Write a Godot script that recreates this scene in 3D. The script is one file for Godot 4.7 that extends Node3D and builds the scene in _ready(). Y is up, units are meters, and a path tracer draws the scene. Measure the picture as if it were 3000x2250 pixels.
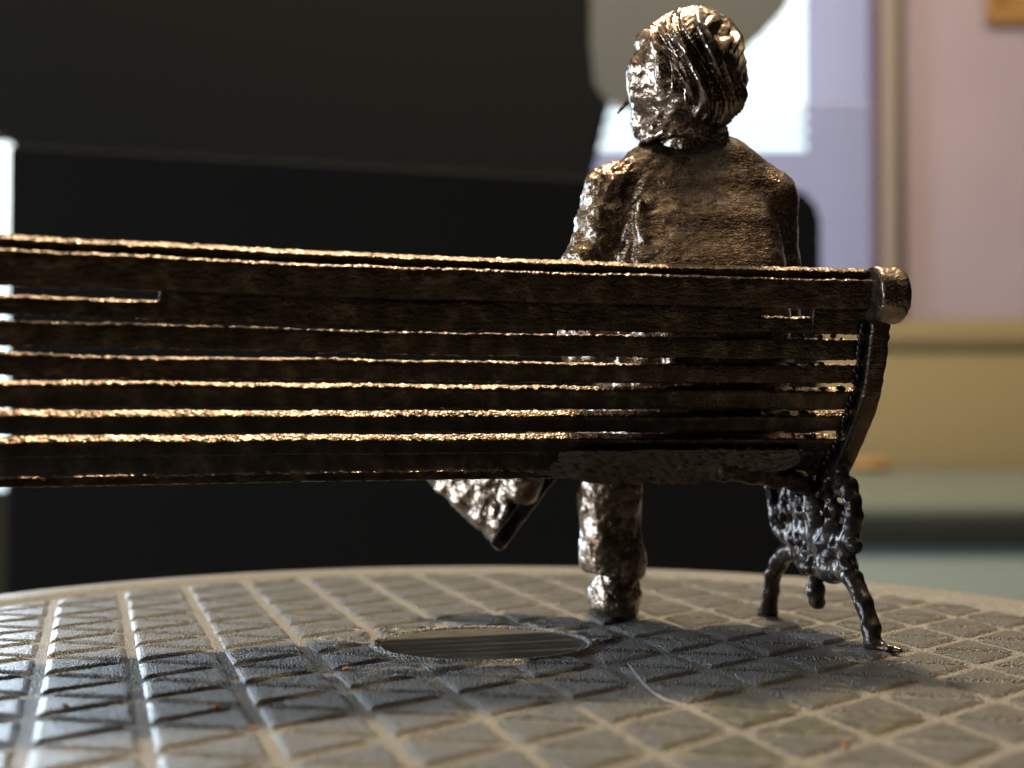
extends Node3D
# A small bronze casting (a man on a bench) on a round patterned base, photographed close up indoors.
# Shapes are worked out in units of U metres: x to the right, y up from the base's top, z away from the camera.
const U := 0.03

var M := {}
var used := {}

# ------------------------------------------------------------------ naming and tagging
func numbered(called: String) -> String:
	var n: int = used.get(called, 0)
	used[called] = n + 1
	return called if n == 0 else "%s_%03d" % [called, n]

func tag(o: Node3D, label := "", category := "", group := "", kind := "") -> Node3D:
	for pair in [["label", label], ["category", category], ["group", group], ["kind", kind]]:
		if pair[1]:
			o.set_meta(pair[0], pair[1])
	return o

func thing(called: String, label: String, category: String, at := Vector3.ZERO, group := "") -> Node3D:
	var o := Node3D.new()
	o.name = numbered(called)
	add_child(o)
	o.position = W(at)
	return tag(o, label, category, group)

func W(p: Vector3) -> Vector3:
	return Vector3(p.x, p.y, -p.z) * U

# ------------------------------------------------------------------ a mesh being collected
class Shape:
	var v := PackedVector3Array()
	var i := PackedInt32Array()
	func add(p: Vector3) -> int:
		v.append(p)
		return v.size() - 1
	func tri(a: int, b: int, c: int) -> void:
		i.append(a); i.append(b); i.append(c)
	func quad(a: int, b: int, c: int, d: int) -> void:
		tri(a, b, c); tri(a, c, d)
	func normals() -> PackedVector3Array:
		var n := PackedVector3Array()
		n.resize(v.size())
		for k in range(0, i.size(), 3):
			var a := v[i[k]]
			var f := (v[i[k + 2]] - a).cross(v[i[k + 1]] - a)
			n[i[k]] += f
			n[i[k + 1]] += f
			n[i[k + 2]] += f
		for k in n.size():
			n[k] = n[k].normalized()
		return n
	func ripple(noise: FastNoiseLite, amp: float, stretch := Vector3.ONE) -> void:
		var n := normals()
		for k in v.size():
			v[k] += n[k] * noise.get_noise_3dv(v[k] * stretch) * amp
	func join(o: Shape) -> void:
		var first := v.size()
		v.append_array(o.v)
		for k in o.i:
			i.append(k + first)

# Commits a shape (worked out in U, z away) as one named mesh; flat splits every face.
func build(s: Shape, called: String, m: Material, parent: Node = null, flat := false) -> MeshInstance3D:
	var base := Vector3.ZERO
	if parent is Node3D:
		var p: Node = parent
		while p is Node3D and p != self:
			base += (p as Node3D).position
			p = p.get_parent()
	var t := Shape.new()
	t.i = s.i.duplicate()
	t.v.resize(s.v.size())
	var volume := 0.0
	var mid := Vector3.ZERO
	for k in s.v.size():
		t.v[k] = W(s.v[k]) - base
		mid += t.v[k]
	mid /= maxf(1.0, s.v.size())
	for k in range(0, t.i.size(), 3):
		var a := t.v[t.i[k]] - mid
		volume += a.dot((t.v[t.i[k + 2]] - mid).cross(t.v[t.i[k + 1]] - mid))
	if volume < 0.0:
		for k in range(0, t.i.size(), 3):
			var h := t.i[k + 1]
			t.i[k + 1] = t.i[k + 2]
			t.i[k + 2] = h
	if flat:
		var w := Shape.new()
		for k in t.i:
			w.i.append(w.add(t.v[k]))
		t = w
	var a := []
	a.resize(Mesh.ARRAY_MAX)
	a[Mesh.ARRAY_VERTEX] = t.v
	a[Mesh.ARRAY_NORMAL] = t.normals()
	a[Mesh.ARRAY_INDEX] = t.i
	var am := ArrayMesh.new()
	am.add_surface_from_arrays(Mesh.PRIMITIVE_TRIANGLES, a)
	var o := MeshInstance3D.new()
	o.name = called if parent else numbered(called)
	o.mesh = am
	o.material_override = m
	(parent if parent else self).add_child(o, true)
	return o

# ------------------------------------------------------------------ shape makers
func box(lo: Vector3, hi: Vector3) -> Shape:
	var s := Shape.new()
	for k in 8:
		s.add(Vector3(hi.x if k & 1 else lo.x, hi.y if k & 2 else lo.y, hi.z if k & 4 else lo.z))
	for q in [[0, 2, 3, 1], [4, 5, 7, 6], [0, 1, 5, 4], [2, 6, 7, 3], [0, 4, 6, 2], [1, 3, 7, 5]]:
		s.quad(q[0], q[1], q[2], q[3])
	return s

# An outline (in any plane) given by points, pushed along a vector, with edges cut back by a bevel.
func slab(outline: PackedVector2Array, to3: Callable, depth: float, bevel := 0.0) -> Shape:
	var s := Shape.new()
	var rings := [[outline, 0.0], [outline, depth - bevel]]
	if bevel > 0.0:
		var mid := Vector2.ZERO
		for p in outline:
			mid += p
		mid /= outline.size()
		var small := PackedVector2Array()
		for p in outline:
			small.append(p + (mid - p).normalized() * bevel)
		rings.append([small, depth])
	var n := outline.size()
	for r in rings:
		for p in r[0]:
			s.add(to3.call(p, r[1]))
	for r in rings.size() - 1:
		for k in n:
			s.quad(r * n + k, r * n + (k + 1) % n, (r + 1) * n + (k + 1) % n, (r + 1) * n + k)
	var cap := Geometry2D.triangulate_polygon(outline)
	var top := (rings.size() - 1) * n
	for k in range(0, cap.size(), 3):
		s.tri(cap[k], cap[k + 2], cap[k + 1])
		s.tri(top + cap[k], top + cap[k + 1], top + cap[k + 2])
	return s

# Rings of equal length joined into a tube, both ends closed by a fan.
func loft(rings: Array) -> Shape:
	var s := Shape.new()
	var n: int = rings[0].size()
	for r in rings:
		for p in r:
			s.add(p)
	for r in rings.size() - 1:
		for k in n:
			s.quad(r * n + k, r * n + (k + 1) % n, (r + 1) * n + (k + 1) % n, (r + 1) * n + k)
	for e in [0, rings.size() - 1]:
		var mid := Vector3.ZERO
		for p in rings[e]:
			mid += p
		var c := s.add(mid / n)
		for k in n:
			if e == 0:
				s.tri(c, (k + 1) % n, k)
			else:
				s.tri(c, e * n + k, e * n + (k + 1) % n)
	return s

func lathe(profile: PackedVector2Array, c: Vector3, count: int) -> Shape:
	var s := Shape.new()
	for k in count:
		var a := TAU * k / count
		for p in profile:
			s.add(c + Vector3(cos(a) * p.x, p.y, sin(a) * p.x))
	var n := profile.size()
	for k in count:
		var l := (k + 1) % count
		for r in n - 1:
			s.quad(k * n + r, k * n + r + 1, l * n + r + 1, l * n + r)
	return s

# ------------------------------------------------------------------ distance fields and their surface (surface nets)
static func cap(p: Vector3, a: Vector3, b: Vector3, ra: float, rb: float) -> float:
	var d := b - a
	var t := clampf((p - a).dot(d) / d.length_squared(), 0.0, 1.0)
	return (p - a - d * t).length() - lerpf(ra, rb, t)

static func ell(p: Vector3, c: Vector3, r: Vector3) -> float:
	var q := (p - c) / r
	var k := q.length()
	return (k - 1.0) * k / maxf((q / r).length(), 1e-6)

static func smin(a: float, b: float, k: float) -> float:
	var h := maxf(k - absf(a - b), 0.0) / k
	return minf(a, b) - h * h * k * 0.25

static func smax(a: float, b: float, k: float) -> float:
	return -smin(-a, -b, k)

static func chain(p: Vector3, pts: Array, k: float) -> float:   # points are [Vector3, radius]
	var d := 1e3
	for n in pts.size() - 1:
		d = smin(d, cap(p, pts[n][0], pts[n + 1][0], pts[n][1], pts[n + 1][1]), k)
	return d

func nets(f: Callable, lo: Vector3, hi: Vector3, cell: float) -> Shape:
	const B := 5
	var size := ((hi - lo) / cell / B).ceil()
	var nx := int(size.x) * B + 1
	var ny := int(size.y) * B + 1
	var nz := int(size.z) * B + 1
	var d := PackedFloat32Array()
	d.resize(nx * ny * nz)
	d.fill(1e6)
	var live := []
	var reach := cell * B * 0.5 * 1.95
	for bz in int(size.z):
		for by in int(size.y):
			for bx in int(size.x):
				var at := Vector3(bx, by, bz) * B
				if absf(f.call(lo + (at + Vector3.ONE * B * 0.5) * cell)) > reach:
					continue
				live.append(Vector3i(at))
				for z in range(at.z, at.z + B + 1):
					for y in range(at.y, at.y + B + 1):
						var row := (z * ny + y) * nx
						for x in range(at.x, at.x + B + 1):
							if d[row + x] > 1e5:
								d[row + x] = f.call(lo + Vector3(x, y, z) * cell)
	var s := Shape.new()
	var id := PackedInt32Array()
	id.resize(d.size())
	id.fill(-1)
	var step := PackedInt32Array([0, 1, nx, nx + 1, nx * ny, nx * ny + 1, nx * ny + nx, nx * ny + nx + 1])
	var cells := PackedInt32Array()
	for b in live:
		for z in range(b.z, b.z + B):
			for y in range(b.y, b.y + B):
				for x in range(b.x, b.x + B):
					var c := (z * ny + y) * nx + x
					var mask := 0
					for k in 8:
						if d[c + step[k]] < 0.0:
							mask |= 1 << k
					if mask == 0 or mask == 255:
						continue
					var sum := Vector3.ZERO
					var n := 0
					for k in 8:
						for axis in [1, 2, 4]:
							if k & axis:
								continue
							var l: int = k | axis
							if (mask >> k & 1) == (mask >> l & 1):
								continue
							var da := d[c + step[k]]
							var t := da / (da - d[c + step[l]])
							var p := Vector3(k & 1, k >> 1 & 1, k >> 2)
							sum += p.lerp(Vector3(l & 1, l >> 1 & 1, l >> 2), t)
							n += 1
					id[c] = s.add(lo + (Vector3(x, y, z) + sum / n) * cell)
					cells.append(c)
	var off := [1, nx, nx * ny]
	for c in cells:
		for axis in 3:
			if (d[c] < 0.0) == (d[c + off[axis]] < 0.0):
				continue
			var u: int = off[(axis + 1) % 3]
			var w: int = off[(axis + 2) % 3]
			if c < u + w or id[c - u] < 0 or id[c - w] < 0 or id[c - u - w] < 0:
				continue
			if d[c] < 0.0:
				s.quad(id[c], id[c - u], id[c - u - w], id[c - w])
			else:
				s.quad(id[c], id[c - w], id[c - u - w], id[c - u])
	return s

func noise(frequency: float, sd: int, octaves := 3, kind := FastNoiseLite.TYPE_SIMPLEX_SMOOTH) -> FastNoiseLite:
	var n := FastNoiseLite.new()
	n.noise_type = kind
	n.frequency = frequency
	n.seed = sd
	n.fractal_octaves = octaves
	if octaves < 2:
		n.fractal_type = FastNoiseLite.FRACTAL_NONE
	return n

# ------------------------------------------------------------------ materials
func normal_noise(frequency: float, sd: int, strength: float, octaves := 3, kind := FastNoiseLite.TYPE_SIMPLEX_SMOOTH) -> NoiseTexture2D:
	var t := NoiseTexture2D.new()
	t.width = 512
	t.height = 512
	t.seamless = true
	t.as_normal_map = true
	t.bump_strength = strength
	t.noise = noise(frequency, sd, octaves, kind)
	return t

func tone_noise(frequency: float, sd: int, stops: Array, octaves := 3) -> NoiseTexture2D:
	var t := NoiseTexture2D.new()
	t.width = 512
	t.height = 512
	t.seamless = true
	t.noise = noise(frequency, sd, octaves)
	var g := Gradient.new()
	g.offsets = PackedFloat32Array(stops.map(func(s): return s[0]))
	g.colors = PackedColorArray(stops.map(func(s): return s[1]))
	t.color_ramp = g
	return t

# The lines of brush and print layers: rows of differing height, broken along their length, with grit.
func brushed(sd: int, along: float, strength: float) -> ImageTexture:
	var im := Image.create(512, 512, false, Image.FORMAT_RGBA8)
	var n := noise(1.0, sd, 3)
	var g := noise(1.0, sd + 7, 1)
	for y in 512:
		for x in 512:
			var a := TAU * x / 512.0
			var h := 0.5 + 0.42 * n.get_noise_3d(cos(a) * along, sin(a) * along, y * 0.11) + 0.28 * g.get_noise_3d(x * 0.2, y * 0.3, 3.0)
			im.set_pixel(x, y, Color(h, h, h))
	im.bump_map_to_normal_map(strength)
	return ImageTexture.create_from_image(im)

func surface(color: Color, roughness: float, metallic := 0.0, specular := 0.5) -> StandardMaterial3D:
	var m := StandardMaterial3D.new()
	m.albedo_color = color.linear_to_srgb()
	m.roughness = roughness
	m.metallic = metallic
	m.metallic_specular = specular
	return m

func textured(m: StandardMaterial3D, normal: Texture2D, depth: float, scale: float, tone: Texture2D = null) -> StandardMaterial3D:
	m.uv1_triplanar = true
	m.uv1_scale = Vector3.ONE * scale
	m.uv1_triplanar_sharpness = 4.0
	if normal:
		m.normal_enabled = true
		m.normal_texture = normal
		m.normal_scale = depth
	if tone:
		m.albedo_texture = tone
		m.albedo_color = Color.WHITE
	return m

func glow(color: Color, energy: float) -> StandardMaterial3D:
	var m := surface(Color(0.5, 0.5, 0.5), 0.6)
	m.emission_enabled = true
	m.emission = color
	m.emission_energy_multiplier = energy
	return m

func lin(r: float, g: float, b: float) -> Color:
	return Color(r, g, b).linear_to_srgb()

func make_materials() -> void:
	var hammer := normal_noise(0.06, 3, 9.0, 4)
	var layers := brushed(5, 3.0, 4.0)
	var grit := normal_noise(0.2, 8, 14.0, 3)
	# bronze paint rubbed over a dark print: dark brown in places, copper where it is worn
	var bronze_tone := tone_noise(0.02, 21, [[0.0, lin(0.08, 0.053, 0.036)], [0.42, lin(0.15, 0.10, 0.068)], [0.65, lin(0.27, 0.19, 0.13)], [1.0, lin(0.5, 0.38, 0.27)]], 5)
	var bench_tone := tone_noise(0.02, 22, [[0.0, lin(0.05, 0.035, 0.025)], [0.5, lin(0.085, 0.062, 0.045)], [1.0, lin(0.23, 0.185, 0.135)]], 5)
	M.coat = textured(surface(Color.WHITE, 0.32, 0.9), layers, 0.8, 30.0, tone_noise(0.07, 24, [[0.0, lin(0.09, 0.058, 0.037)], [0.5, lin(0.14, 0.088, 0.054)], [0.75, lin(0.22, 0.145, 0.088)], [1.0, lin(0.42, 0.31, 0.21)]], 4))
	M.skin = textured(surface(Color.WHITE, 0.26, 0.9), hammer, 0.4, 40.0, bronze_tone)
	M.hair = textured(surface(Color.WHITE, 0.25, 0.92), hammer, 0.14, 25.0, bronze_tone)
	for m in [M.coat, M.skin, M.hair]:
		m.clearcoat_enabled = true
		m.clearcoat = 0.8
		m.clearcoat_roughness = 0.14
	M.slat = textured(surface(Color.WHITE, 0.36, 1.0), layers, 0.6, 25.0, bench_tone)
	M.iron = textured(surface(Color.WHITE, 0.22, 0.4, 0.4), hammer, 0.12, 35.0, tone_noise(0.02, 23, [[0.0, lin(0.012, 0.010, 0.009)], [0.55, lin(0.03, 0.022, 0.018)], [1.0, lin(0.16, 0.10, 0.06)]], 5))
	M.under = textured(surface(Color(0.15, 0.115, 0.08), 0.5, 0.1), hammer, 0.3, 40.0)
	var plate_tone := tone_noise(0.2, 31, [[0.0, lin(0.024, 0.023, 0.02)], [0.5, lin(0.08, 0.077, 0.066)], [0.64, lin(0.15, 0.143, 0.122)], [0.78, lin(0.38, 0.37, 0.33)], [1.0, lin(0.5, 0.48, 0.42)]], 4)
	M.plate = textured(surface(Color.WHITE, 0.36, 0.1, 0.5), grit, 1.5, 28.0, plate_tone)
	M.floor = textured(surface(Color.WHITE, 0.5, 0.0, 0.5), grit, 1.0, 24.0, tone_noise(0.18, 33, [[0.0, lin(0.05, 0.047, 0.042)], [0.5, lin(0.145, 0.141, 0.128)], [0.72, lin(0.29, 0.285, 0.265)], [1.0, lin(0.6, 0.59, 0.55)]], 4))
	M.plate_olive = M.plate.duplicate()
	M.plate_olive.albedo_texture = tone_noise(0.035, 36, [[0.0, lin(0.05, 0.047, 0.038)], [0.5, lin(0.085, 0.082, 0.062)], [0.7, lin(0.145, 0.142, 0.065)], [1.0, lin(0.24, 0.23, 0.11)]], 4)
	M.boss = textured(surface(Color.WHITE, 0.34, 0.1, 0.5), layers, 0.07, 12.0, tone_noise(0.05, 35, [[0.0, lin(0.03, 0.028, 0.024)], [1.0, lin(0.07, 0.066, 0.056)]]))
	M.crumb = surface(Color(0.30, 0.14, 0.05), 0.7)
	M.black = surface(Color(0.02, 0.0205, 0.021), 0.8, 0.0, 0.2)
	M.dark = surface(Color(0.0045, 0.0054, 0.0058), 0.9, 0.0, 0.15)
	M.grey = surface(Color(0.075, 0.082, 0.084), 0.8)
	M.wall = textured(surface(Color.WHITE, 0.9), null, 0.0, 0.6, tone_noise(0.01, 41, [[0.0, lin(0.245, 0.21, 0.265)], [1.0, lin(0.275, 0.235, 0.295)]]))
	M.frame = surface(Color(0.19, 0.165, 0.155), 0.8)
	M.purple = surface(Color(0.10, 0.065, 0.12), 0.8)
	M.blind = surface(Color(0.2, 0.24, 0.40), 0.7)
	M.blind.emission_enabled = true
	M.blind.emission = Color(0.58, 0.62, 0.84)
	M.blind.emission_energy_multiplier = 0.25
	M.blind_slat = surface(Color(0.27, 0.30, 0.46), 0.7)
	M.sofa = surface(Color(0.145, 0.118, 0.06), 0.95)
	M.cushion = surface(Color(0.09, 0.10, 0.08), 0.95)
	M.teal = surface(Color(0.12, 0.15, 0.145), 0.95)
	M.fibre = surface(Color(0.3, 0.3, 0.27), 0.5)
	M.ceiling = surface(Color(0.42, 0.40, 0.36), 0.95)
	M.wood = surface(Color(0.22, 0.12, 0.035), 0.7)

# ------------------------------------------------------------------ the bench, in its own (u along, y up, t towards its front)
func zc(u: float) -> float:
	return 5.06 + 0.4175 * (u + 1.807) - 0.0538 * (u + 1.807) * (u - 0.085)

func bench_at(u: float, t: float, y: float) -> Vector3:
	return Vector3(u - 0.247 * t, y, zc(u) + 0.969 * t)

func back_t(y: float) -> float:   # how far the back leans: the rear face of the slats
	var pts := [[0.60, 0.56], [0.666, 0.50], [0.776, 0.375], [0.86, 0.285], [0.945, 0.215], [1.02, 0.145], [1.107, 0.085], [1.2, 0.05], [1.305, 0.02], [1.423, -0.005], [1.5, -0.028], [1.7, -0.098]]
	for k in pts.size() - 1:
		if y <= pts[k + 1][0]:
			return lerpf(pts[k][1], pts[k + 1][1], clampf((y - pts[k][0]) / (pts[k + 1][0] - pts[k][0]), 0.0, 1.0))
	return -0.098

# A long board of the bench: rounded section between two heights, lumpy and worn along its length.
func board(u0: float, u1: float, t: float, y: float, lean: float, high: float, thick: float, sd: int, rough := 1.0) -> Shape:
	var slow := noise(1.3, sd, 2)
	var fine := noise(34.0, sd + 50, 3)
	var rings := []
	var count := int((u1 - u0) / 0.0125)
	var up := Vector2(-sin(lean), cos(lean))
	var out := Vector2(cos(lean), sin(lean))
	for k in count + 1:
		var u := lerpf(u0, u1, float(k) / count)
		var ring := []
		var lift := slow.get_noise_1d(u) * 0.007 * rough
		var shrink := 1.0 if k > 0 and k < count else 0.86
		for q in 16:
			var a := TAU * (q + 0.5) / 16.0
			var sx := signf(cos(a)) * pow(absf(cos(a)), 0.38)
			var sy := signf(sin(a)) * pow(absf(sin(a)), 0.38)
			var h := sy * high * 0.5 * shrink
			var w := sx * thick * 0.5 * shrink
			var edge := (0.0045 if sy > 0.5 else 0.004 if sy < -0.5 else 0.0015) * rough
			h += fine.get_noise_2d(u, q * 0.035) * edge * 1.6 + lift
			w += fine.get_noise_2d(u + 9.0, q * 0.035) * 0.003 * rough
			var p := up * h + out * w
			ring.append(bench_at(u, t + p.x, y + p.y))
		rings.append(ring)
	return loft(rings)

func slat_between(u0: float, u1: float, low: float, high: float, thick: float, sd: int, rough := 1.0, into := 0.0) -> Shape:
	var lean := atan2(back_t(low) - back_t(high), high - low)
	var mid := (low + high) * 0.5
	var t := (back_t(low) + back_t(high)) * 0.5 + thick * 0.5 * cos(lean) + into
	return board(u0, u1, t, mid + thick * 0.5 * sin(lean), lean, (high - low) / cos(lean), thick, sd, rough)

func make_bench() -> void:
	var b := thing("park_bench", "dark bronze miniature park bench with curved slatted back and ornate legs, seen from behind", "bench", bench_at(-0.4, 0.5, 0.0))
	var u0 := -2.32
	var u1 := 1.535
	# rolled top rail with a lip below it, then the boards of the back
	build(slat_between(u0, u1, 1.592, 1.63, 0.07, 11, 0.9, 0.018), "top_rail", M.slat, b)
	build(slat_between(u0, u1, 1.462, 1.588, 0.05, 12, 0.9, -0.026), "wide_slat", M.slat, b)
	build(slat_between(u0, u1, 1.365, 1.432, 0.05, 13), "slat", M.slat, b)
	build(slat_between(-1.31, 1.06, 1.355, 1.475, 0.046, 14, 1.3, -0.003), "gap_fill", M.slat, b)
	build(slat_between(1.29, u1, 1.36, 1.475, 0.044, 15, 1.3, -0.002), "gap_fill", M.slat, b)
	var tops := [1.338, 1.222, 1.115, 1.003, 0.905]
	var lows := [1.252, 1.146, 1.034, 0.934, 0.845]
	for k in 5:
		build(slat_between(u0, u1, lows[k], tops[k], 0.05, 20 + k), "slat", M.slat, b)
	# the seat: rear rail and boards
	build(board(u0, u1, 0.365, 0.828, 0.85, 0.135, 0.05, 31, 2.4), "rear_rail", M.slat, b)
	for k in 6:
		build(board(u0, u1, 0.50 + 0.118 * k, 0.755, PI / 2, 0.1, 0.045, 40 + k, 1.4), "seat_slat", M.slat, b)
	build(under_patch(), "underside_patch", M.under, b)
	var brace := nets(func(p: Vector3) -> float: return chain(p, [[bench_at(1.05, 0.36, 0.775), 0.06], [bench_at(1.3, 0.40, 0.745), 0.055], [bench_at(1.5, 0.5, 0.69), 0.045]], 0.03), bench_at(0.95, 0.3, 0.6) - Vector3(0.1, 0, 0.1), bench_at(1.55, 0.6, 0.85) + Vector3(0.1, 0, 0.1), 0.0125)
	brace.ripple(noise(9.0, 66, 3), 0.02)
	build(brace, "brace", M.slat, b)
	var rng := RandomNumberGenerator.new()
	rng.seed = 17
	var residue := Shape.new()
	for k in 26:
		var y: float = tops[k % 5] + rng.randf_range(0.0, 0.02)
		residue.join(blob(bench_at(rng.randf_range(1.09, 1.48), back_t(y) + 0.03, y), Vector3(rng.randf_range(0.008, 0.03), rng.randf_range(0.008, 0.02), 0.014)))
	residue.ripple(noise(25.0, 18, 2), 0.012)
	tag(build(residue, "gap_residue", M.iron, b), "", "", "", "stuff")
	# two cast ends; only the right one is in the picture
	for e in [[1.575, 1], [-2.36, 2]]:
		bench_end(b, e[0], e[1])

# The lumpy web of casting that fills the angle between back and seat behind the sitter.
func under_patch() -> Shape:
	var n := noise(5.0, 61, 3)
	var pit := noise(16.0, 62, 2)
	var rings := []
	for k in 81:
		var s := k / 80.0
		var u := lerpf(0.18, 1.36, s)
		var sag := pow(sin(PI * clampf(s * 0.95 + 0.05, 0.0, 1.0)), 0.5)
		var ring := []
		for q in 25:
			var r := q / 24.0
			var y := lerpf(0.86, 0.80 - 0.095 * sag, r) + n.get_noise_2d(u, r) * 0.01
			var t := lerpf(0.25, 0.285 + 0.09 * sag, r)
			var dip := maxf(0.0, pit.get_noise_2d(u * 1.6, r * 1.0) - 0.2) * 0.06
			ring.append(bench_at(u, t + dip + 0.09 * (1.0 - smoothstep(0.0, 0.2, s)), y + dip * 0.5))
		ring.append(bench_at(u, 0.52, 0.76))
		ring.append(bench_at(u, 0.40, 0.86))
		rings.append(ring)
	return loft(rings)

func bench_end(b: Node3D, u: float, sd: int) -> void:
	var lump := noise(9.0, 70 + sd, 3)
	# curved bracket that carries the slats
	var rings := []
	for k in 41:
		var y := lerpf(1.56, 0.66, k / 40.0)
		var t := back_t(y) - 0.055
		var lean := atan2(back_t(y - 0.05) - back_t(y + 0.05), 0.1)
		var ring := []
		for q in 12:
			var a := TAU * (q + 0.5) / 12.0
			var w := signf(cos(a)) * pow(absf(cos(a)), 0.35) * 0.045 + lump.get_noise_2d(k * 0.06, q) * 0.006
			var h := signf(sin(a)) * pow(absf(sin(a)), 0.35) * 0.055 + lump.get_noise_2d(k * 0.06, q + 20) * 0.006
			ring.append(bench_at(u + w, t + 0.055 + h * cos(lean), y + h * sin(lean)))
		rings.append(ring)
	build(loft(rings), "end_bracket", M.slat, b)
	# the drum that closes the top rail
	rings = []
	for r in [[-0.07, 0.1], [-0.062, 0.116], [-0.045, 0.118], [0.03, 0.118], [0.055, 0.112], [0.068, 0.095], [0.074, 0.06]]:
		var ring := []
		for q in 40:
			var a := TAU * q / 40
			var k: float = r[1] + lump.get_noise_3d(cos(a), sin(a), r[0] * 3.0) * 0.006
			ring.append(bench_at(u + 0.02 + r[0], -0.05 + cos(a) * k, 1.527 + sin(a) * k * 1.05))
		rings.append(ring)
	build(loft(rings), "scroll_drum", M.skin, b)
	# beads run along the inner edge of the bracket
	var beads := Shape.new()
	var rng := RandomNumberGenerator.new()
	rng.seed = 90 + sd
	for k in 26:
		var y := lerpf(1.40, 0.80, k / 25.0)
		beads.join(blob(bench_at(u - 0.065 + rng.randf_range(-0.012, 0.01), back_t(y) - 0.012, y), Vector3(0.012, rng.randf_range(0.012, 0.026), 0.012)))
	tag(build(beads, "bead_row", M.iron, b), "", "", "", "stuff")
	# legs, pendant and openwork are cast: distance fields in the plane of the end
	var at := func(t: float, y: float, w := 0.0) -> Vector3: return bench_at(u + w, t, y)
	var lo: Vector3 = bench_at(u, 0.0, 0.0) - Vector3(0.5, 0.05, 0.3)
	var hi: Vector3 = bench_at(u, 1.3, 0.95) + Vector3(0.35, 0.0, 0.1)
	var c := 0.0115
	var rear := [[at.call(0.40, 0.33), 0.05], [at.call(0.30, 0.318), 0.048], [at.call(0.21, 0.281), 0.044], [at.call(0.116, 0.19), 0.040], [at.call(0.05, 0.085), 0.037], [at.call(0.035, 0.03), 0.04]]
	var toe := [[at.call(0.045, 0.012), 0.034], [at.call(-0.05, 0.012, 0.03), 0.022], [at.call(-0.1, 0.012, 0.055), 0.011]]
	var field := func(p: Vector3) -> float:
		return smax(smin(chain(p, rear, 0.02), chain(p, toe, 0.02), 0.03), -p.y, 0.01)
	var s := nets(field, bench_at(u, -0.2, 0) - Vector3(0.35, 0.03, 0.1), bench_at(u, 0.45, 0.42) + Vector3(0.3, 0, 0.1), c)
	s.ripple(lump, 0.009)
	build(s, "leg", M.iron, b)
	var front := [[at.call(0.80, 0.36), 0.045], [at.call(0.897, 0.334), 0.042], [at.call(0.997, 0.275), 0.044], [at.call(1.066, 0.203), 0.04], [at.call(1.083, 0.142), 0.039], [at.call(1.109, 0.03), 0.042]]
	var toe2 := [[at.call(1.11, 0.012), 0.036], [at.call(1.2, 0.014), 0.026]]
	field = func(p: Vector3) -> float:
		return smax(smin(chain(p, front, 0.02), chain(p, toe2, 0.02), 0.03), -p.y, 0.01)
	s = nets(field, bench_at(u, 0.7, 0) - Vector3(0.35, 0.03, 0.1), bench_at(u, 1.35, 0.45) + Vector3(0.3, 0, 0.1), c)
	s.ripple(lump, 0.01)
	build(s, "leg", M.iron, b)
	var drop := [[at.call(0.60, 0.30), 0.03], [at.call(0.583, 0.235), 0.032], [at.call(0.581, 0.19), 0.041], [at.call(0.581, 0.135), 0.040]]
	field = func(p: Vector3) -> float:
		return chain(p, drop, 0.015)
	s = nets(field, bench_at(u, 0.45, 0.05) - Vector3(0.2, 0, 0.1), bench_at(u, 0.72, 0.36) + Vector3(0.2, 0, 0.1), c)
	s.ripple(lump, 0.012)
	build(s, "pendant", M.iron, b)
	var lines := []
	for path in [
		[[0.33, 0.73, 0.034], [0.26, 0.68, 0.034], [0.215, 0.628, 0.034], [0.205, 0.564, 0.034], [0.23, 0.5, 0.032], [0.25, 0.45, 0.036], [0.30, 0.40, 0.04], [0.27, 0.33, 0.038], [0.33, 0.31, 0.045]],
		[[1.08, 0.70, 0.03], [1.06, 0.645, 0.03], [1.02, 0.524, 0.032], [0.98, 0.455, 0.034], [0.88, 0.42, 0.034], [0.80, 0.40, 0.036], [0.77, 0.34, 0.034], [0.69, 0.29, 0.03]],
		[[0.897, 0.68, 0.024], [0.864, 0.577, 0.022], [0.832, 0.509, 0.024], [0.658, 0.466, 0.028]],
		[[0.72, 0.71, 0.024], [0.704, 0.614, 0.021], [0.673, 0.50, 0.03]],
		[[0.581, 0.72, 0.024], [0.597, 0.62, 0.022], [0.536, 0.49, 0.034]],
		[[0.434, 0.74, 0.024], [0.434, 0.563, 0.021], [0.391, 0.47, 0.034]],
		[[0.85, 0.45, 0.03], [0.75, 0.44, 0.03], [0.5, 0.47, 0.045], [0.28, 0.45, 0.036]],
		[[0.62, 0.72, 0.045], [0.57, 0.56, 0.05], [0.52, 0.42, 0.055]],
		[[0.80, 0.70, 0.03], [0.76, 0.58, 0.034], [0.72, 0.46, 0.034]],
		[[0.64, 0.45, 0.034], [0.60, 0.36, 0.04], [0.60, 0.28, 0.034]],
		[[0.42, 0.47, 0.04], [0.42, 0.36, 0.045], [0.41, 0.30, 0.05], [0.55, 0.285, 0.03]],
		[[0.50, 0.46, 0.04], [0.48, 0.38, 0.05], [0.43, 0.31, 0.05]],
		[[1.12, 0.73, 0.03], [0.9, 0.70, 0.034], [0.6, 0.73, 0.036], [0.36, 0.77, 0.04], [0.31, 0.80, 0.036]],
		[[0.80, 0.38, 0.03], [0.62, 0.33, 0.03], [0.47, 0.30, 0.04], [0.36, 0.31, 0.045]]]:
		lines.append(path.map(func(q): return [at.call(q[0], q[1]), q[2] * 1.22]))
	var knobs := [[at.call(0.195, 0.43), 0.036], [at.call(0.235, 0.325), 0.034], [at.call(0.25, 0.70), 0.04]]
	for k in 70:
		var t := rng.randf_range(0.28, 1.0)
		var y := rng.randf_range(maxf(0.30, 0.25 + (t - 0.45) * 0.38), 0.76)
		knobs.append([at.call(t, y, rng.randf_range(-0.05, 0.02)), rng.randf_range(0.02, 0.04)])
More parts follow.
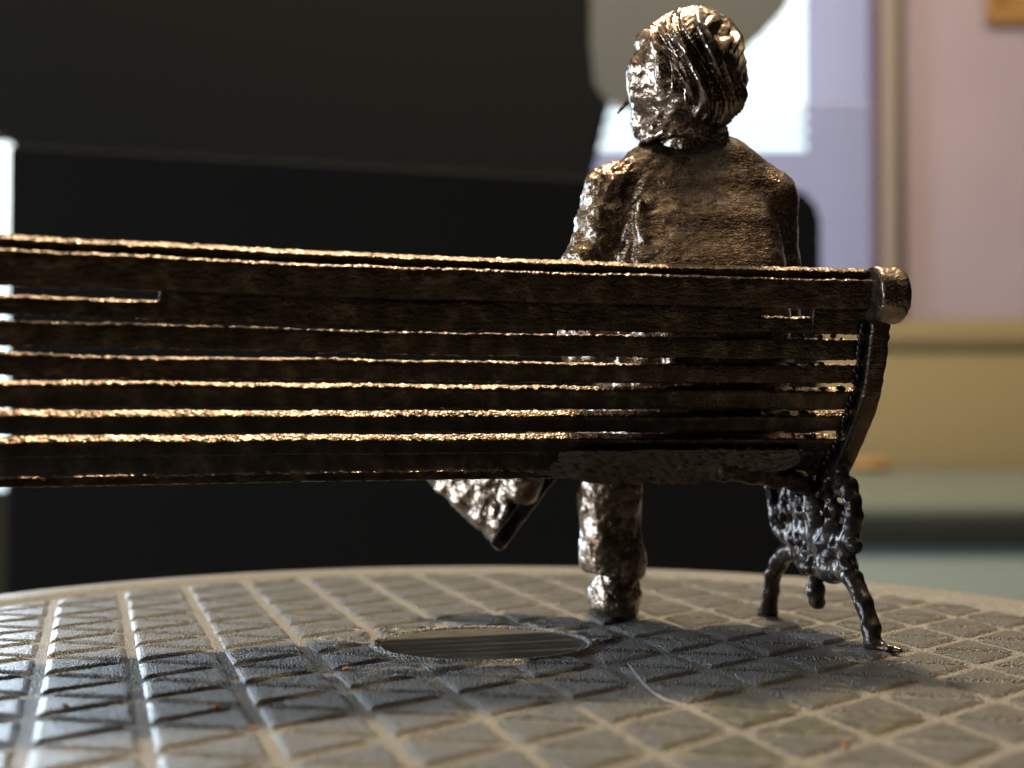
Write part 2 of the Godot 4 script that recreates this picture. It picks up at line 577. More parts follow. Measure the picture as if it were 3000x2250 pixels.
	field = func(p: Vector3) -> float:
		var d := 1e3
		for l in lines:
			d = smin(d, chain(p, l, 0.012), 0.016)
		for k in knobs:
			d = smin(d, (p - k[0]).length() - k[1], 0.018)
		return d
	s = nets(field, bench_at(u, 0.1, 0.2) - Vector3(0.42, 0, 0.1), bench_at(u, 1.2, 0.86) + Vector3(0.3, 0, 0.1), c)
	s.ripple(lump, 0.007)
	build(s, "openwork", M.iron, b)

func blob(c: Vector3, r: Vector3) -> Shape:
	var s := Shape.new()
	for k in 5:
		var a := PI * k / 4.0
		for q in 8:
			var g := TAU * q / 8
			s.add(c + Vector3(sin(a) * cos(g), cos(a), sin(a) * sin(g)) * r)
	for k in 4:
		for q in 8:
			s.quad(k * 8 + q, k * 8 + (q + 1) % 8, (k + 1) * 8 + (q + 1) % 8, (k + 1) * 8 + q)
	return s

# ------------------------------------------------------------------ the sitter
const HEAD := Vector3(0.815, 2.6, 6.6)
const FACE := Vector3(-0.82, 0.0, 0.57)

static func table(y: float, rows: Array) -> Array:
	for k in rows.size() - 1:
		if y <= rows[k + 1][0]:
			var t := clampf((y - rows[k][0]) / (rows[k + 1][0] - rows[k][0]), 0.0, 1.0)
			t = t * t * (3.0 - 2.0 * t) * 0.5 + t * 0.5
			var out := []
			for c in range(1, rows[k].size()):
				out.append(lerpf(rows[k][c], rows[k + 1][c], t))
			return out
	return rows[-1].slice(1)

func make_man() -> void:
	var o := thing("bronze_statue", "small dark bronze statue of a seated man in a jacket, legs crossed, head turned left", "statue", Vector3(0.75, 0.0, 6.9))
	var lump := noise(4.0, 101, 3)
	var fine := noise(14.0, 102, 3)
	var side := Vector3(0.57, 0.0, 0.82)   # towards his right hand side of the face
	# head, neck, trunk, arms, hands and legs in one skin
	var face := func(p: Vector3) -> float:
		var q := p - HEAD
		var d := ell(p, HEAD, Vector3(0.232, 0.275, 0.24))
		d = smin(d, cap(q, FACE * 0.08 + Vector3(0, -0.13, 0), FACE * 0.16 + Vector3(0, -0.2, 0), 0.15, 0.11), 0.06)
		d = smin(d, cap(q, FACE * 0.175 + side * 0.06 + Vector3(0, 0.15, 0), FACE * 0.175 - side * 0.06 + Vector3(0, 0.15, 0), 0.066, 0.066), 0.04)
		d = smin(d, cap(q, FACE * 0.235 + Vector3(0, 0.1, 0), FACE * 0.292 + Vector3(0, 0.008, 0), 0.022, 0.034), 0.025)
		for e in [-1.0, 1.0]:
			d = smin(d, cap(q, FACE * 0.262 + side * e * 0.025 + Vector3(0, 0.0, 0), FACE * 0.25 + side * e * 0.035 + Vector3(0, -0.005, 0), 0.02, 0.015), 0.015)
			d = smax(d, -((q - FACE * 0.245 - side * e * 0.085 - Vector3(0, 0.09, 0)).length() - 0.042), 0.03)
			d = smin(d, (q - FACE * 0.205 - side * e * 0.08 - Vector3(0, 0.088, 0)).length() - 0.032, 0.01)
			d = smin(d, cap(q, FACE * 0.16 + side * e * 0.13 + Vector3(0, 0.0, 0), FACE * 0.17 + side * e * 0.1 + Vector3(0, -0.1, 0), 0.085, 0.08), 0.05)
			d = smin(d, cap(q, FACE * 0.26 + Vector3(0, -0.05, 0), FACE * 0.215 + side * e * 0.1 + Vector3(0, -0.105, 0), 0.028, 0.018), 0.02)
			d = smin(d, ell(q, side * e * 0.235 + Vector3(0, -0.03, 0), Vector3(0.04, 0.085, 0.04)), 0.02)
		d = smax(d, -cap(q, FACE * 0.29 - side * 0.05 + Vector3(0, -0.118, 0), FACE * 0.29 + side * 0.05 + Vector3(0, -0.118, 0), 0.012, 0.012), 0.02)
		d = smin(d, cap(q, FACE * 0.245 - side * 0.035 + Vector3(0, -0.145, 0), FACE * 0.245 + side * 0.035 + Vector3(0, -0.145, 0), 0.026, 0.026), 0.02)
		d = smin(d, cap(q, FACE * 0.2 + Vector3(0, -0.22, 0), FACE * 0.15 + Vector3(0, -0.30, 0), 0.088, 0.055), 0.05)
		d = smin(d, cap(p, Vector3(0.80, 2.18, 6.64), Vector3(0.81, 2.42, 6.6), 0.13, 0.15), 0.05)
		return d
	var s := nets(face, Vector3(0.48, 2.08, 6.28), Vector3(1.1, 2.92, 6.95), 0.012)
	s.ripple(noise(13.0, 103, 3), 0.010)
	var body := s
	var hips := [[Vector3(0.62, 0.95, 6.72), 0.2], [Vector3(1.0, 0.95, 6.72), 0.2]]
	var trunk := func(p: Vector3) -> float:
		var d := chain(p, hips, 0.05)
		d = smin(d, cap(p, Vector3(0.85, 1.0, 6.66), Vector3(0.85, 1.9, 6.64), 0.2, 0.15), 0.1)
		d = smin(d, cap(p, Vector3(0.82, 2.0, 6.66), Vector3(0.81, 2.3, 6.62), 0.12, 0.14), 0.06)
		for a in [[Vector3(0.50, 2.0, 6.56), Vector3(0.39, 1.38, 6.56), Vector3(0.55, 1.24, 7.0)], [Vector3(1.16, 2.0, 6.6), Vector3(1.18, 1.38, 6.64), Vector3(0.92, 1.3, 7.05)]]:
			d = smin(d, cap(p, a[0], a[1], 0.1, 0.09), 0.05)
			d = smin(d, cap(p, a[1], a[2], 0.085, 0.06), 0.02)
			d = smin(d, cap(p, a[2], a[2] + Vector3(-0.02, -0.01, 0.12), 0.058, 0.055), 0.02)   # palm
			for k in 4:
				var root: Vector3 = a[2] + Vector3(-0.055 + 0.036 * k, 0.0, 0.15)
				var knuckle := root + Vector3(-0.005, -0.01, 0.075 + 0.012 * (1.5 - absf(k - 1.5)))
				d = smin(d, cap(p, root, knuckle, 0.019, 0.017), 0.006)
				d = smin(d, cap(p, knuckle, knuckle + Vector3(0, -0.05, 0.05), 0.017, 0.014), 0.006)
			d = smin(d, cap(p, a[2] + Vector3(0.05, 0.0, 0.07), a[2] + Vector3(0.09, -0.02, 0.17), 0.022, 0.017), 0.01)
		return d
	s = nets(trunk, Vector3(0.2, 0.7, 6.3), Vector3(1.4, 2.3, 7.5), 0.02)
	body.join(s)
	build(body, "body", M.skin, o)
	# hair, combed back in deep strands
	var hair := func(p: Vector3) -> float:
		var q := p - HEAD
		var d := ell(p, Vector3(0.835, 2.625, 6.57), Vector3(0.24, 0.27, 0.27))
		d = smin(d, ell(p, Vector3(0.86, 2.46, 6.52), Vector3(0.2, 0.155, 0.18)), 0.08)
		return smax(d, q.dot(FACE) - 0.0 - 0.55 * (q.y + 0.05), 0.025)
	s = nets(hair, Vector3(0.52, 2.2, 6.25), Vector3(1.14, 2.95, 6.95), 0.0085)
	var strand := noise(1.0, 104, 2)
	strand.fractal_type = FastNoiseLite.FRACTAL_RIDGED
	var n := s.normals()
	for k in s.v.size():
		var q := s.v[k] - HEAD
		var a := atan2(q.x + 0.05, -q.z)
		var bend := 0.24 * sin(q.y * 10.0 + a * 2.0) + q.y * 0.5
		var h := strand.get_noise_3d((a + bend) * 3.1, q.y * 2.0, q.length() * 2.0)
		s.v[k] += n[k] * ((h * 0.055 - 0.012) * clampf((0.27 - q.y) * 9.0, 0.2, 1.0) + fine.get_noise_3dv(s.v[k] * Vector3(3, 0.8, 3)) * 0.005)
	build(s, "hair", M.hair, o)
	# a thin sliver of casting that stands off the moustache
	var sliver := nets(func(p: Vector3) -> float: return cap(p, Vector3(0.57, 2.52, 6.72), Vector3(0.50, 2.44, 6.74), 0.016, 0.006), Vector3(0.46, 2.4, 6.66), Vector3(0.62, 2.56, 6.8), 0.006)
	build(sliver, "sliver", M.skin, o)
	# jacket
	var rows := [[0.78, 0.40, 0.30, 6.80], [1.0, 0.40, 0.29, 6.63], [1.2, 0.395, 0.28, 6.47], [1.45, 0.39, 0.28, 6.42], [1.65, 0.385, 0.27, 6.47], [1.87, 0.375, 0.25, 6.55], [2.06, 0.33, 0.2, 6.61], [2.18, 0.25, 0.15, 6.64], [2.3, 0.15, 0.10, 6.66]]
	var coat := func(p: Vector3) -> float:
		var r := table(p.y, rows)
		var q := Vector2((p.x - 0.85) / r[0], (p.z - r[2]) / r[1])
		var e := pow(pow(absf(q.x), 2.6) + pow(absf(q.y), 2.6), 1.0 / 2.6)
		var d: float = (e - 1.0) * minf(r[0], r[1]) * 0.92
		d = smax(d, maxf(p.y - 2.26, 0.8 - p.y), 0.06)
		d = smin(d, cap(p, Vector3(0.60, 2.12, 6.60), Vector3(1.0, 2.16, 6.61), 0.105, 0.11), 0.12)
		d = smin(d, chain(p, [[Vector3(0.465, 2.03, 6.57), 0.135], [Vector3(0.395, 1.72, 6.55), 0.152], [Vector3(0.375, 1.36, 6.55), 0.155]], 0.03), 0.028)
		d = smin(d, chain(p, [[Vector3(1.185, 2.0, 6.61), 0.128], [Vector3(1.19, 1.7, 6.62), 0.14], [Vector3(1.185, 1.36, 6.64), 0.145]], 0.03), 0.03)
		d = smin(d, cap(p, Vector3(0.375, 1.36, 6.55), Vector3(0.53, 1.25, 6.95), 0.15, 0.11), 0.03)
		d = smin(d, cap(p, Vector3(1.185, 1.36, 6.64), Vector3(0.96, 1.3, 7.0), 0.14, 0.11), 0.03)
		d = smin(d, cap(p, Vector3(0.66, 2.15, 6.6), Vector3(0.47, 2.045, 6.58), 0.105, 0.12), 0.05)
		d = smin(d, cap(p, Vector3(0.97, 2.19, 6.61), Vector3(1.19, 2.02, 6.61), 0.105, 0.125), 0.05)
		# folds of cloth beside the left arm
		d = smax(d, -cap(p, Vector3(0.52, 2.0, 6.34), Vector3(0.52, 1.2, 6.30), 0.02, 0.045), 0.03)
		d = smin(d, cap(p, Vector3(0.575, 1.95, 6.36), Vector3(0.59, 1.2, 6.24), 0.02, 0.045), 0.03)
		d = smin(d, cap(p, Vector3(0.71, 1.78, 6.27), Vector3(0.69, 1.2, 6.17), 0.012, 0.03), 0.04)
		return d
	s = nets(coat, Vector3(0.15, 0.75, 6.02), Vector3(1.4, 2.38, 7.2), 0.0155)
	n = s.normals()
	var wrinkle := noise(7.5, 105, 3)
	for k in s.v.size():
		var p := s.v[k]
		var left := clampf((0.80 - p.x) * 3.2, 0.0, 1.0)
		var amp := lerpf(0.007, 0.028, left)
		s.v[k] += n[k] * ((wrinkle.get_noise_3dv(p * Vector3(1.2, 0.8, 1.2)) + 0.45 * fine.get_noise_3dv(p * 1.3)) * amp + lump.get_noise_3dv(p) * (0.004 + 0.010 * left))
	build(s, "jacket", M.coat, o)
	# collar standing round the neck
	var rim := func(p: Vector3) -> float:
		var q := p - Vector3(0.80, 2.30, 6.6)
		q.y -= (q.x * -0.10 + q.z * -0.15)
		var r := Vector2(q.x / 1.1, q.z).length() - 0.163 + q.y * 0.25
		return smax(absf(r) - 0.024, absf(q.y) - 0.062, 0.02)
	s = nets(rim, Vector3(0.54, 2.16, 6.33), Vector3(1.1, 2.46, 6.86), 0.0105)
	s.ripple(fine, 0.02)
	build(s, "collar", M.skin, o)
	# trousers: the left leg stands, the right one is crossed over it
	var legs := func(p: Vector3) -> float:
		var d := chain(p, [[Vector3(0.64, 0.97, 6.72), 0.18], [Vector3(0.50, 0.96, 7.16), 0.165], [Vector3(0.487, 0.6, 7.2), 0.15], [Vector3(0.497, 0.30, 7.19), 0.158], [Vector3(0.50, 0.1, 7.19), 0.15]], 0.05)
		d = smax(d, 0.215 - p.y - (p.x - 0.5) * 0.12, 0.02)
		d = smax(d, -cap(p, Vector3(0.575, 0.75, 7.045), Vector3(0.585, 0.25, 7.05), 0.02, 0.03), 0.05)
		d = smin(d, chain(p, [[Vector3(1.0, 0.97, 6.72), 0.18], [Vector3(0.66, 1.16, 7.36), 0.155], [Vector3(0.14, 0.80, 7.42), 0.14]], 0.05), 0.02)
		return d
	s = nets(legs, Vector3(0.0, 0.12, 6.5), Vector3(1.25, 1.36, 7.62), 0.0165)
	s.ripple(lump, 0.016)
	s.ripple(fine, 0.012)
	build(s, "trousers", M.coat, o)
	var shoe := func(p: Vector3) -> float:
		var d := chain(p, [[Vector3(0.517, 0.32, 7.18), 0.1], [Vector3(0.52, 0.1, 7.17), 0.112], [Vector3(0.51, 0.085, 7.42), 0.105], [Vector3(0.5, 0.06, 7.62), 0.085]], 0.05)
		return smax(d, -p.y + 0.002, 0.02)
	s = nets(shoe, Vector3(0.36, -0.02, 7.02), Vector3(0.66, 0.45, 7.74), 0.0125)
	s.ripple(fine, 0.016)
	build(s, "shoe", M.skin, o)
	# the hanging shoe points down: its upper faces left, its sole right
	var hang := func(p: Vector3) -> float:
		var r := Vector3(-0.02, 0.55, 7.24)
		var d := (p - r).dot(Vector3(-0.50, 0.0, -0.866))
		d = smax(d, (p - r).dot(Vector3(0.78, -0.46, -0.42)), 0.012)
		d = smax(d, (p - Vector3(-0.21, 0.462, 7.4)).dot(Vector3(-0.66, -0.75, 0.0)), 0.05)
		d = smax(d, (p - Vector3(0.2, 0.664, 7.4)).dot(Vector3(0.795, -0.606, 0.0)), 0.01)
		d = smax(d, p.z - 7.56, 0.08)
		return smax(d, p.y - 0.84, 0.05)
	s = nets(hang, Vector3(-0.5, 0.28, 7.1), Vector3(0.42, 0.9, 7.66), 0.0125)
	s.ripple(noise(8.0, 106, 3), 0.028)
	var upper := build(s, "shoe", M.skin, o)
	var sole := func(p: Vector3) -> float:
		var t := (p - Vector3(0.2, 0.664, 7.4)).dot(Vector3(0.795, -0.606, 0.0))
		var d := smax(absf(t + 0.035) - 0.04, (p - Vector3(-0.02, 0.55, 7.205)).dot(Vector3(0.45, -0.25, -0.857)), 0.012)
		d = smax(d, (p - Vector3(-0.21, 0.462, 7.4)).dot(Vector3(-0.66, -0.75, 0.0)) - 0.01, 0.03)
		return smax(d, maxf(p.z - 7.55, p.y - 0.84), 0.03)
	s = nets(sole, Vector3(-0.3, 0.26, 7.05), Vector3(0.45, 0.9, 7.66), 0.0115)
	s.ripple(fine, 0.006)
	build(s, "sole", M.iron, upper)
	s = nets(func(p: Vector3) -> float: return chain(p, [[Vector3(0.10, 0.78, 7.28), 0.10], [Vector3(0.055, 0.64, 7.24), 0.085]], 0.02), Vector3(-0.1, 0.5, 7.05), Vector3(0.28, 0.92, 7.5), 0.0125)
	s.ripple(fine, 0.008)
	build(s, "trouser_cuff", M.skin, o)

# ------------------------------------------------------------------ the round base with its raised triangles
const C := Vector2(-0.13, 6.42)
const R := 3.36
const SIDE := 0.424

func make_base() -> void:
	var o := thing("round_base", "round grey-brown base disc patterned with raised triangles, under the bench", "base", Vector3(C.x, -0.4, C.y))
	var pr := PackedVector2Array()
	for p in [[0.455, -0.05], [0.468, -0.002], [0.478, 0.004], [0.488, 0.004], [0.50, -0.006], [0.51, -0.0122], [2.92, -0.0122], [2.95, -0.012], [2.98, 0.0], [3.02, 0.008], [3.12, 0.01], [3.24, 0.004], [3.31, -0.02], [3.35, -0.07], [R, -0.15], [3.34, -0.36], [3.30, -0.395], [3.2, -0.4], [0.0, -0.4]]:
		pr.append(Vector2(p[0], p[1]))
	build(lathe(pr, Vector3(C.x, 0, C.y), 220), "disc", M.floor, o)
	var bp := PackedVector2Array([Vector2(0, -0.006), Vector2(0.2, -0.0055), Vector2(0.45, -0.0045), Vector2(0.464, -0.008), Vector2(0.464, -0.05), Vector2(0, -0.05)])
	build(lathe(bp, Vector3(C.x, 0, C.y), 96), "boss", M.boss, o)
	# one raised plate for each triangle of the lattice, cut where it meets the middle boss or the rim
	var a := deg_to_rad(-73.7)
	var ea := Vector2(cos(a), sin(a)) * SIDE
	var eb := Vector2(cos(a + PI / 3), sin(a + PI / 3)) * SIDE
	var zero := Vector2(-1.917, 5.843) + ea * 0.5
	var inner := PackedVector2Array()
	var outer := PackedVector2Array()
	for k in 72:
		var d := Vector2.from_angle(TAU * k / 72)
		inner.append(C + d * 0.515)
		outer.append(C + d * 2.88)
	var rng := RandomNumberGenerator.new()
	rng.seed = 5
	var list := []
	for i in range(-22, 23):
		for j in range(-22, 23):
			for half in 2:
				var p0 := zero + ea * i + eb * j
				var t := PackedVector2Array([p0 + ea, p0 + eb, p0 + ea + eb]) if half else PackedVector2Array([p0, p0 + ea, p0 + eb])
				var mid := (t[0] + t[1] + t[2]) / 3.0
				if mid.distance_to(C) > 3.1:
					continue
				var inset := PackedVector2Array()
				for q in t:
					inset.append(q + (mid - q).normalized() * 0.006)
				var far := 0.0
				var near := 1e3
				for q in inset:
					far = maxf(far, q.distance_to(C))
					near = minf(near, q.distance_to(C))
				var pieces := [inset]
				if far > 2.88:
					pieces = Geometry2D.intersect_polygons(inset, outer)
				elif near < 0.53:
					pieces = Geometry2D.clip_polygons(inset, inner)
				for piece in pieces:
					var area := 0.0
					for k in piece.size():
						area += piece[k].cross(piece[(k + 1) % piece.size()]) * 0.5
					if absf(area) > 0.004:
						list.append([mid, piece, area])
	var rest := Shape.new()
	list.sort_custom(func(x, y): return absf(x[0].x) / x[0].y + (100.0 if x[0].y < 4.0 else 0.0) < absf(y[0].x) / y[0].y + (100.0 if y[0].y < 4.0 else 0.0))
	for n in list.size():
		var s := plate(list[n][1], list[n][2], rng)
		if n < 290:
			var stained := false
			for q in [Vector2(0.83, 4.97), Vector2(1.09, 4.8), Vector2(0.66, 4.35)]:
				stained = stained or q.distance_to(list[n][0]) < 0.17
			build(s, "plate", M.plate_olive if stained else M.plate, o)
		else:
			rest.join(s)
	if rest.v.size():
		tag(build(rest, "plate_remainder", M.plate, o), "", "", "", "stuff")

func plate(outline: PackedVector2Array, area: float, rng: RandomNumberGenerator) -> Shape:
	# corners rounded by cutting each in two, then floor, shoulder and top rings
	var pts := PackedVector2Array()
	var m := outline.size()
	for k in m:
		var p := outline[k]
		var q := outline[(k + m - 1) % m]
		var r := outline[(k + 1) % m]
		if m > 5:
			pts.append(p)
			continue
		pts.append(p + (q - p).normalized() * 0.01)
		pts.append(p + (r - p).normalized() * 0.01)
	if area < 0.0:
		pts.reverse()
	var mid := Vector2.ZERO
	for p in pts:
		mid += p
	mid /= pts.size()
	var s := Shape.new()
	var n := pts.size()
	var top := rng.randf_range(-0.0015, 0.0015)
	var tilt := Vector2(rng.randf_range(-1, 1), rng.randf_range(-1, 1)) * 0.012
	for ring in [[-0.03, 0.02], [-0.0135, 0.032], [-0.004, 0.06], [0.0, 0.084], [0.0, 0.098]]:
		for p in pts:
			var g: Vector2 = p + (mid - p).normalized() * ring[1]
			s.add(Vector3(g.x, ring[0] + (top + (g - mid).dot(tilt) if ring[0] > -0.02 else 0.0), g.y))
	for r in 4:
		for k in n:
			s.quad(r * n + k, r * n + (k + 1) % n, (r + 1) * n + (k + 1) % n, (r + 1) * n + k)
	var c := s.add(Vector3(mid.x, top, mid.y))
	for k in n:
		s.tri(c, 4 * n + k, 4 * n + (k + 1) % n)
	return s

func make_litter() -> void:
	var rng := RandomNumberGenerator.new()
	rng.seed = 77
	for p in [[-1.02, 4.98, 0.022, "in the bench shadow near the left edge"], [-0.83, 4.62, 0.022, "in the bench shadow left of the hanging shoe"],
		[0.98, 4.92, 0.018, "in front of the right bench leg"], [1.02, 4.40, 0.022, "in the right foreground nearest the camera"], [0.35, 4.55, 0.012, "in front of the standing leg"],
		[0.74, 5.25, 0.02, "in the dark shadow behind the others on the right"], [-0.66, 5.72, 0.018, "just left of the round boss"], [-1.55, 5.0, 0.016, "farthest left on the disc"]]:
		var s := blob(Vector3(p[0], p[2] * 0.25, p[1]), Vector3(p[2] * 0.7, p[2] * 0.3, p[2] * rng.randf_range(0.3, 0.6)))
		s.ripple(noise(30.0, rng.randi() % 999, 2), 0.01)
		tag(build(s, "crumb", M.crumb), "tiny orange-brown crumb lying " + p[3], "crumb", "crumbs lying on the disc")

func make_fibre() -> void:
	var path := [Vector3(0.47, 0.010, 5.78), Vector3(0.475, 0.014, 5.6), Vector3(0.488, 0.010, 5.4), Vector3(0.51, 0.009, 5.2), Vector3(0.54, 0.012, 5.05), Vector3(0.58, 0.011, 4.97), Vector3(0.62, 0.008, 4.96)]
	var rings := []
	for k in path.size():
		var d: Vector3 = (path[mini(k + 1, path.size() - 1)] - path[maxi(k - 1, 0)]).normalized()
		var x := d.cross(Vector3.UP).normalized()
		var ring := []
		for q in 6:
			ring.append(path[k] + (x * cos(TAU * q / 6) + Vector3.UP * sin(TAU * q / 6)) * 0.002)
		rings.append(ring)
	tag(build(loft(rings), "fibre", M.fibre), "thin pale curved fibre lying on the disc in front of the standing leg", "fibre")

# ------------------------------------------------------------------ the room behind, far out of focus
func make_room() -> void:
	# floor, back wall, and the table under the base
	tag(build(box(Vector3(-80, -26, -5), Vector3(80, -25, 92)), "floor", M.sofa), "", "", "", "structure")
	tag(build(box(Vector3(23.4, -25, 88), Vector3(80, 60, 91)), "wall", M.wall), "lilac plastered wall out of focus on the right", "wall", "", "structure")
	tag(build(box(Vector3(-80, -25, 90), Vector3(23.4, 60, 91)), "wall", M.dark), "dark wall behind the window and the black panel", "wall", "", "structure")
	tag(build(box(Vector3(-80, 60, -70), Vector3(80, 61, 92)), "ceiling", M.ceiling), "", "", "", "structure")
	tag(build(box(Vector3(-7, -1.2, 2.2), Vector3(7, -0.4, 10.4)), "tabletop", M.black), "", "", "", "structure")
	# the window at the back with its blind
	var w := thing("window", "bright blurred window with a horizontal blind behind the statue's head", "window", Vector3(10, 5, 87))
	build(box(Vector3(-4, 17.0, 86.6), Vector3(17.8, 44, 86.8)), "pane", M.day, w)
	build(box(Vector3(17.9, 4, 86.3), Vector3(21.6, 44, 86.9)), "frame", M.blind, w)
	build(box(Vector3(-4, 4, 86.3), Vector3(17.85, 16.9, 86.9)), "sill_panel", M.blind, w)
	build(box(Vector3(21.62, 3, 86.0), Vector3(22.2, 44, 87.5)), "stile", M.purple, w)
	build(box(Vector3(22.23, 3, 86.0), Vector3(23.5, 44, 87.5)), "trim", M.frame, w)
	for k in 34:
		var y := 5.0 + 0.9 * k
		build(box(Vector3(-4, y, 85.75), Vector3(21.6, y + (0.42 if y < 20.0 else 0.1), 85.8)), "slat", M.blind_slat, w)
	# two windows in the left wall; a strip of the farther one is seen
	var a := Vector3(-41, 0, -18)
	var b := Vector3(-18.6, 0, 57.3)
	var along_wall := (b - a).normalized()
	var n := Vector3(along_wall.z, 0, -along_wall.x)
	var reach := (b - a).length()
	var wall := func(from: float, to: float, lo: float, hi: float, depth: float) -> Shape:
		var s := Shape.new()
		var p := a + along_wall * from
		var q := a + along_wall * to
		for c in [p, q, q - n * depth, p - n * depth]:
			s.add(c + Vector3(0, lo, 0))
			s.add(c + Vector3(0, hi, 0))
		for k in 4:
			s.quad(k * 2, (k * 2 + 2) % 8, (k * 2 + 3) % 8, k * 2 + 1)
		s.quad(0, 2, 4, 6); s.quad(1, 7, 5, 3)
		return s
	for span in [[0.0, 37.0, 8.2, "large bright window in the left wall beside the bench, outside the picture"], [58.0, reach, 15.0, "bright white window strip at the left edge beside the black panel"]]:
		var l := thing("window", span[3], "window", a + along_wall * (span[0] + span[1]) * 0.5)
		build(wall.call(span[0], span[1], -1.7, span[2], 0.3), "pane", M.day_left, l)
		var area := AreaLight3D.new()
		area.name = "window_light"
		area.area_size = Vector2(span[1] - span[0], span[2] + 1.7) * U
		area.light_color = Color(0.86, 0.93, 1.0)
		area.light_energy = 5.4 * (span[1] - span[0]) / 60.0 * (span[2] + 1.7) / 16.7
		area.shadow_enabled = true
		add_child(area, true)
		area.position = W(a + along_wall * (span[0] + span[1]) * 0.5 + Vector3(0, (span[2] - 1.7) * 0.5, 0) + n * 0.3)
		area.look_at_from_position(area.position, area.position + W(n))
	tag(build(wall.call(0.0, reach, -25.0, -1.75, 0.8), "side_wall", M.grey), "grey wall under the left window", "wall", "", "structure")
	tag(build(wall.call(0.0, 37.0, 8.25, 60.0, 0.8), "side_wall", M.grey), "grey wall above the near left window", "wall", "", "structure")
	tag(build(wall.call(37.05, 57.95, -1.74, 60.0, 0.8), "side_wall", M.grey), "grey wall between the left windows", "wall", "", "structure")
	# the wide black panel with its rounded corner
	var p0 := Vector3(-7.04, 0, 20.0)
	var p1 := Vector3(5.23, 0, 24.2)
	var along := (p1 - p0).normalized()
	var back := Vector3(-along.z, 0, along.x)
	var wide := (p1 - p0).length()
	var outline := PackedVector2Array([Vector2(0, -25), Vector2(wide, -25), Vector2(wide, 4.35), Vector2(wide - 0.1, 4.62), Vector2(wide - 0.3, 4.79), Vector2(wide - 0.5, 4.82), Vector2(0.06, 4.82), Vector2(0, 4.78)])
	var s := slab(outline, func(q: Vector2, d: float) -> Vector3: return p0 + along * q.x + Vector3(0, q.y, 0) + back * (0.9 - d), 0.9, 0.015)
	tag(build(s, "black_panel", M.black, null, true), "wide matte black panel with a rounded top corner standing behind the bench", "panel")
	# a second, dark board behind it
	outline = PackedVector2Array([Vector2(-20, 9.0), Vector2(-14.4, 8.9), Vector2(-12.5, 7.6), Vector2(1.9, 3.0), Vector2(2.3, 7.9), Vector2(2.8, 10.0), Vector2(2.85, 14), Vector2(2.85, 26), Vector2(-20, 26)])
	s = slab(outline, func(q: Vector2, d: float) -> Vector3: return Vector3(q.x, q.y, 41.0 - d), 1.0, 0.1)
	tag(build(s, "dark_board", M.dark, null, true), "dark grey board hanging above and behind the black panel", "board")
	# the rounded grey shape in front of the window
	outline = PackedVector2Array()
	for q in [[1.95, 14.0], [1.95, 10.3], [2.05, 9.3], [2.35, 8.85], [2.9, 8.65], [4.1, 8.75], [4.9, 9.3], [5.6, 9.95], [6.25, 10.55], [6.75, 11.1], [7.05, 11.7], [7.15, 14.0]]:
		outline.append(Vector2(q[0], q[1]))
	s = slab(outline, func(q: Vector2, d: float) -> Vector3: return Vector3(q.x, q.y, 35.4 - d), 0.06, 0.0)
	tag(build(s, "grey_board", M.grey, null, true), "blurred grey rounded board between the dark board and the bright window", "board")
	# seat below the lilac wall
	var sofa := thing("sofa", "blurred olive-beige sofa with a grey-green seat below the lilac wall", "sofa", Vector3(24, -25, 74))
	build(box(Vector3(7, -6.5, 76), Vector3(70, 4.45, 79)), "backrest", M.sofa, sofa)
	build(round_bar(Vector3(7, 5.36, 76.4), Vector3(70, 5.36, 76.4), 0.92), "top_roll", M.sofa, sofa)
	build(box(Vector3(7, -4.7, 66), Vector3(70, -1.6, 75.9)), "seat_cushion", M.cushion, sofa)
	build(box(Vector3(7, -25, 66.6), Vector3(70, -4.75, 75.8)), "sofa_base", M.teal, sofa)
	tag(build(box(Vector3(16.6, -1.59, 70.0), Vector3(18.4, -1.0, 71.4)), "wooden_block", M.wood), "small blurred orange block lying on the grey-green sofa seat", "block")
	var pic := thing("picture_frame", "corner of a golden brown picture frame high on the lilac wall", "picture frame", Vector3(32, 23.6, 87.5))
	build(box(Vector3(29.2, 25.2, 87.3), Vector3(46, 26.2, 87.9)), "frame_rail", M.wood, pic)
	build(box(Vector3(29.2, 26.23, 87.3), Vector3(30.2, 40, 87.9)), "frame_rail", M.wood, pic)
	build(box(Vector3(30.23, 26.23, 87.5), Vector3(46, 40, 87.8)), "picture", M.wood, pic)
	# the lamp that hangs over the table
	var at := Vector3(0.6, 46.0, 26.5)
	var lamp := thing("ceiling_lamp", "warm ceiling lamp hanging above and beyond the bench", "lamp", at)
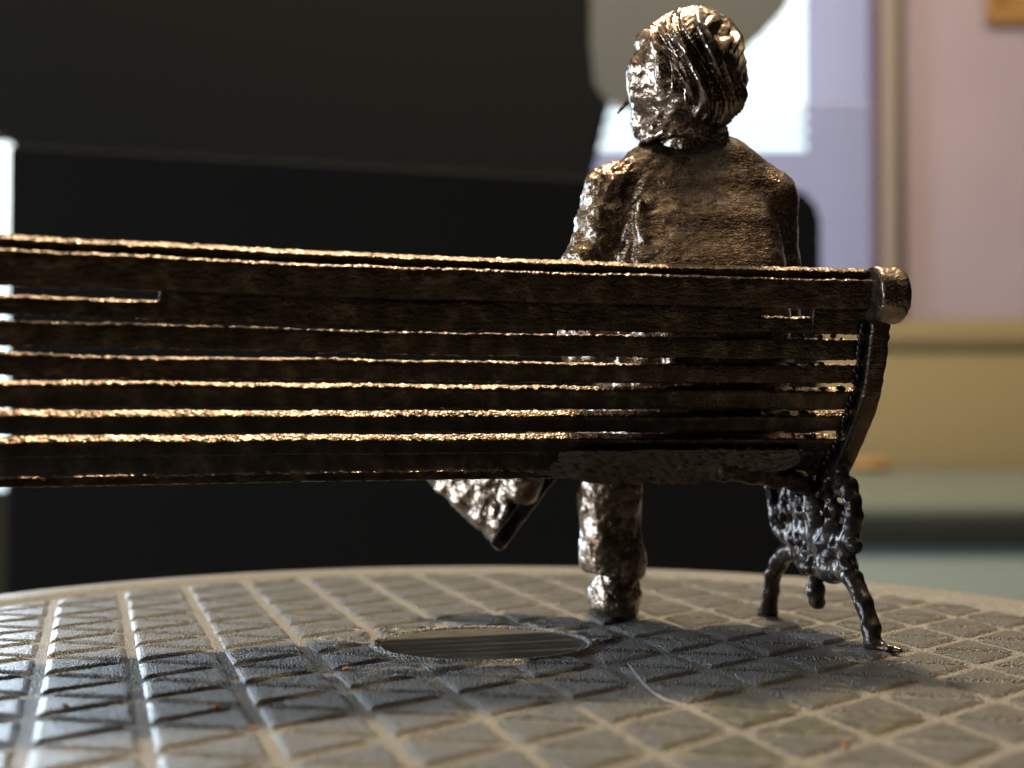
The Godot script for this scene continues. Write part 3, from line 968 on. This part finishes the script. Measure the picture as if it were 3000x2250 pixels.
	var ball := nets(func(p: Vector3) -> float: return (p - at).length() - 1.7, at - Vector3.ONE * 2.2, at + Vector3.ONE * 2.2, 0.22)
	build(ball, "bulb", M.bulb, lamp)
	build(round_bar(at + Vector3(0, 1.6, 0), at + Vector3(0, 14, 0), 0.12), "cord", M.black, lamp)
	var omni := OmniLight3D.new()
	omni.name = "lamp_light"
	omni.light_color = Color(1.0, 0.90, 0.75)
	omni.light_energy = 5.4
	omni.light_size = 1.7 * U
	omni.omni_range = 12.0
	omni.omni_attenuation = 2.0
	omni.shadow_enabled = true
	lamp.add_child(omni)

func round_bar(a: Vector3, b: Vector3, r: float) -> Shape:
	var d := (b - a).normalized()
	var x := d.cross(Vector3.UP if absf(d.y) < 0.9 else Vector3.RIGHT).normalized()
	var y := d.cross(x)
	var rings := []
	for e in [a, b]:
		var ring := []
		for k in 20:
			ring.append(e + (x * cos(TAU * k / 20) + y * sin(TAU * k / 20)) * r)
		rings.append(ring)
	return loft(rings)

func _ready() -> void:
	# camera: eye one unit above the base, tipped up by 1.4 degrees
	var cam := Camera3D.new()
	cam.name = "camera"
	add_child(cam)
	cam.near = 0.01
	cam.far = 30.0
	var look := CameraAttributesPhysical.new()
	look.frustum_focal_length = 44.8
	look.frustum_focus_distance = 6.15 * U
	look.exposure_aperture = 18.0
	cam.attributes = look
	cam.fov = 30.0
	cam.position = Vector3(0, U, 0)
	cam.rotation_degrees.x = 1.364
	cam.current = true
	var env := Environment.new()
	env.background_mode = Environment.BG_COLOR
	env.background_color = Color(0.012, 0.011, 0.010).linear_to_srgb()
	env.tonemap_mode = Environment.TONE_MAPPER_LINEAR
	env.tonemap_exposure = 1.0
	env.sdfgi_enabled = true
	env.ssao_enabled = true
	env.ssil_enabled = true
	var we := WorldEnvironment.new()
	we.name = "environment"
	we.environment = env
	add_child(we)
	make_materials()
	M.day = glow(Color(0.84, 0.97, 1.0), 1.5)
	M.day_left = glow(Color(0.86, 0.96, 1.0), 2.0)
	M.bulb = glow(Color(1.0, 0.90, 0.75), 6.0)
	make_room()
	make_base()
	make_bench()
	make_man()
	make_litter()
	make_fibre()
